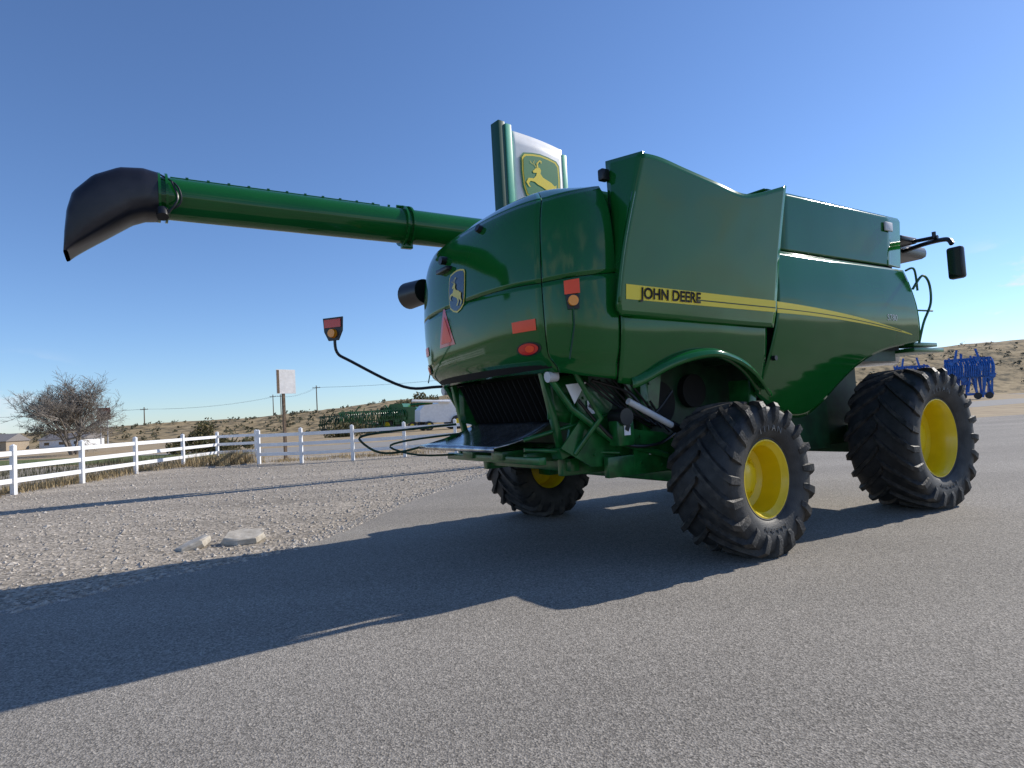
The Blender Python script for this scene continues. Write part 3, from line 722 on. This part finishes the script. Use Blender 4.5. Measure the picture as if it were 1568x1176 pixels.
for a,b in zip(chain,chain[1:]):
    for off in (-1,0,1):
        A=Vector((a[0],a[1]+off,a[2]));B=Vector((b[0],b[1]+off,b[2]));tube(mb,[A.lerp(B,t/8)-Vector((0,0,1.2*4*(t/8)*(1-t/8))) for t in range(9)],.015,3,caps=False)
mb.obj('power_lines',BLACK,smooth=False)
E=empty('roadside_billboard',(-66,100,0),.2)
mb=MB();box(mb,(0,0,5.2),(1.9,.15,2.0));mb.obj('board',mat('rust_red',(.20,.04,.03),.6,noise_amt=.2),E)
mb=MB();box(mb,(-.5,0,2.1),(.15,.1,4.2));box(mb,(.5,0,2.1),(.15,.1,4.2));box(mb,(0,-.09,5.4),(1.1,.02,.3));mb.obj('legs',LGREY,E)
def shed(name,x,y,w,d,h,mw,mr_,rz=0):
    E=empty(name,(x,y,0),rz);mb=MB();box(mb,(0,0,h/2),(w,d,h));mb.obj('walls',mw,E,smooth=False)
    mb=MB();v=[(-w/2-.2,-d/2-.3,h),(w/2+.2,-d/2-.3,h),(w/2+.2,0,h+d*.22),(-w/2-.2,0,h+d*.22),(-w/2-.2,d/2+.3,h),(w/2+.2,d/2+.3,h)]
    mb.add(v,[(0,1,2,3),(3,2,5,4),(0,3,4),(1,5,2)]);solid(mb.obj('roof',mr_,E,smooth=False),.1)
    mb=MB()
    for k in range(int(w/3)): box(mb,(-w/2+1.5+3*k,-d/2-.01,h*.5),(1,.03,h*.35))
    mb.obj('windows',GLASS,E,smooth=False)
M_TAN=mat('tan_wall',(.35,.28,.2),.8,noise_amt=.1);M_RF=mat('grey_roof',(.22,.2,.19),.8,noise_amt=.1)
shed('farm_shed',-96,112,12,6,1.7,M_TAN,M_RF,.1);shed('farm_shed',-84,118,9,5,1.5,WHITE,M_RF,-.1)
# ---------------------------------------------------------------- distant farm machinery
def implement(name,loc,rz,col,w,h,seed,n=26,th=1):
    E=empty(name,loc,rz);mb=MB();rg=random.Random(seed)
    for z in (.7,h*.45,h*.8):
        box(mb,(0,0,z),(w,.18*th,.18*th));box(mb,(0,1.2,z),(w*.9,.18*th,.18*th))
    for i in range(n):
        x=-w/2+w*i/(n-1);box(mb,(x,rg.uniform(-.3,1.4),h*.45+rg.uniform(-.2,.2)),(.13*th,.15*th,h*rg.uniform(.5,.95)),rot=Matrix.Rotation(rg.uniform(-.2,.2),3,'Y'))
        box(mb,(x,rg.uniform(-.5,.2),h*rg.uniform(.3,.8)),(.35*th,.35,.35*th),rot=Matrix.Rotation(rg.random(),3,'Y'))
        tube(mb,smoothpath([(x,-.2,h*.8),(x+.2,-.6,h*.65),(x+.1,-.5,h*.45)],3),.06*th,5)
    for s in(-1,1):
        tube(mb,[(s*w*.3,0,.7),(0,2.8,.6)],.08,6);tube(mb,[(s*w*.48,0,.5),(s*w*.2,.3,h)],.09*th,6)
    mb.obj('frame',col,E,smooth=False);mb=MB()
    for s in(-1,-.4,.4,1):
        tube(mb,[(s*w*.4,-.2,.45),(s*w*.4,.15,.45)],.45,16)
    mb.obj('wheels',RUB,E)
BLUE=mat('implement_blue',(.012,.11,.42),.4,noise_amt=.3)
implement('blue_cultivator',(62.5,85,0),-.5,BLUE,5.2,6.9,3,22,1.7)
implement('blue_cultivator',(58,90,0),-.3,BLUE,4.2,6.4,9,14,1.5)
implement('green_planter',(-20,88,0),.15,FGREEN,9,3.8,5,30)
implement('green_planter',(-27,98,0),.1,DGREEN,7,3.4,8,22)
def combine_far(loc,rz,body,name):
    E=empty(name,loc,rz);mb=MB()
    P=[(-3,1.2),(-2.9,2.7),(-2.3,3.3),(-.5,3.4),(-.3,3.9),(1.6,3.9),(1.8,3.5),(3.0,3.5),(3.2,2.2),(3.6,1.0),(2,.9),(-1,1.0)]
    k=len(P);mb.add([(x,-1.4,z) for x,z in P]+[(x,1.4,z) for x,z in P],[tuple(range(k)),tuple(range(2*k-1,k-1,-1))]+[(i,(i+1)%k,(i+1)%k+k,i+k) for i in range(k)])
    tube(mb,[(1,-1.6,3.6),(-4,-1.7,3.9)],.18,10);box(mb,(4.6,0,.8),(1.2,6,.9),bev=.1);mb.obj('body',body,E,smooth=False)
    mb=MB();box(mb,(2.5,0,2.8),(1.25,2.82,1.2));mb.obj('cab_windows',GLASS,E)
    mb=MB()
    for x,r in ((2.0,.9),(-1.9,.6)):
        for s in(-1,1): tube(mb,[(x,s*1.3,r),(x,s*1.8,r)],r,20)
    mb.obj('wheels',RUB,E)
    mb=MB()
    for x,r in ((2.0,.9),(-1.9,.6)):
        for s in(-1,1): tube(mb,[(x,s*1.78,r),(x,s*1.83,r)],r*.55,20)
    mb.obj('rims',YEL,E)
combine_far((-9.8,82,0),.4,WHITE,'white_harvester')
combine_far((-15.8,90,0),2.9,FGREEN,'green_harvester')
# ---------------------------------------------------------------- world / sun
az=math.radians(27);el=math.radians(33)
sdv=Vector((math.cos(az)*math.cos(el),math.sin(az)*math.cos(el),math.sin(el)))
w=bpy.data.worlds.new('World');bpy.context.scene.world=w;w.use_nodes=True;nt=w.node_tree;bg=nt.nodes['Background']
sky=nt.nodes.new('ShaderNodeTexSky');sky.sky_type='NISHITA';sky.sun_disc=False;sky.sun_elevation=el;sky.sun_rotation=math.pi/2-az
sky.altitude=600;sky.dust_density=.2;sky.ozone_density=3.0;sky.air_density=1.0
bg.inputs['Strength'].default_value=.125
tc=nt.nodes.new('ShaderNodeTexCoord');sep=nt.nodes.new('ShaderNodeSeparateXYZ');nt.links.new(tc.outputs['Generated'],sep.inputs[0])
mp=nt.nodes.new('ShaderNodeMapping');mp.inputs['Scale'].default_value=(1,1,2.6);nt.links.new(tc.outputs['Generated'],mp.inputs['Vector'])
n=nt.nodes.new('ShaderNodeTexNoise');n.inputs['Scale'].default_value=9;n.inputs['Detail'].default_value=8;n.inputs['Roughness'].default_value=.6;nt.links.new(mp.outputs['Vector'],n.inputs['Vector'])
def mr(sock,a,b,c=0,d=1):
    m=nt.nodes.new('ShaderNodeMapRange');m.interpolation_type='SMOOTHSTEP';m.inputs[1].default_value=a;m.inputs[2].default_value=b;m.inputs[3].default_value=c;m.inputs[4].default_value=d
    nt.links.new(sock,m.inputs[0]);return m.outputs[0]
def mth(op,a,b):
    m=nt.nodes.new('ShaderNodeMath');m.operation=op
    for i,x in enumerate((a,b)):
        if isinstance(x,(int,float)): m.inputs[i].default_value=x
        else: nt.links.new(x,m.inputs[i])
    return m.outputs[0]
cl=mr(n.outputs['Fac'],.49,.62)
n3=nt.nodes.new('ShaderNodeTexNoise');n3.inputs['Scale'].default_value=4;n3.inputs['Detail'].default_value=5;nt.links.new(mp.outputs['Vector'],n3.inputs['Vector'])
clb=mr(n3.outputs['Fac'],.48,.66)
back=mth('MULTIPLY',mth('MULTIPLY',mth('MULTIPLY',mr(sep.outputs['Y'],.1,-.35),mr(sep.outputs['Z'],.6,.25)),clb),.75)
right=mth('MULTIPLY',mr(sep.outputs['X'],.57,.62),mr(sep.outputs['Z'],.20,.12))
left=mth('MULTIPLY',mth('MULTIPLY',mr(sep.outputs['X'],-.56,-.64),mr(sep.outputs['Z'],.12,.09)),.45)
fac=mth('MAXIMUM',mth('MULTIPLY',mth('MULTIPLY',cl,mth('MAXIMUM',right,left)),.9),back)
tint=nt.nodes.new('ShaderNodeMix');tint.data_type='RGBA';tint.blend_type='MULTIPLY';tint.inputs[0].default_value=1
nt.links.new(sky.outputs[0],tint.inputs[6]);tint.inputs[7].default_value=(.88,1.02,1.25,1)
mx=nt.nodes.new('ShaderNodeMix');mx.data_type='RGBA';nt.links.new(fac,mx.inputs[0]);nt.links.new(tint.outputs[2],mx.inputs[6]);mx.inputs[7].default_value=(7.0,7.2,7.6,1)
nt.links.new(mx.outputs[2],bg.inputs['Color'])
sl=bpy.data.lights.new('sun','SUN');sl.energy=5.0;sl.angle=math.radians(.53);sl.color=(1,.94,.85)
so=bpy.data.objects.new('sun',sl);C.objects.link(so);so.rotation_euler=(-sdv).to_track_quat('-Z','Y').to_euler()
# ---------------------------------------------------------------- camera
cd=bpy.data.cameras.new('camera');cam=bpy.data.objects.new('camera',cd);C.objects.link(cam)
cd.sensor_width=36;cd.lens=36*950/1568;cd.clip_end=9000;cd.clip_start=.05
p=math.atan(45/950);r=.056
M=Matrix.Rotation(math.pi/2+p,4,'X')@Matrix.Rotation(-r,4,'Z')
M.translation=Vector((0,0,1.6));cam.matrix_world=M
sc=bpy.context.scene;sc.camera=cam
sc.view_settings.view_transform='Standard';sc.view_settings.look='None';sc.view_settings.exposure=0
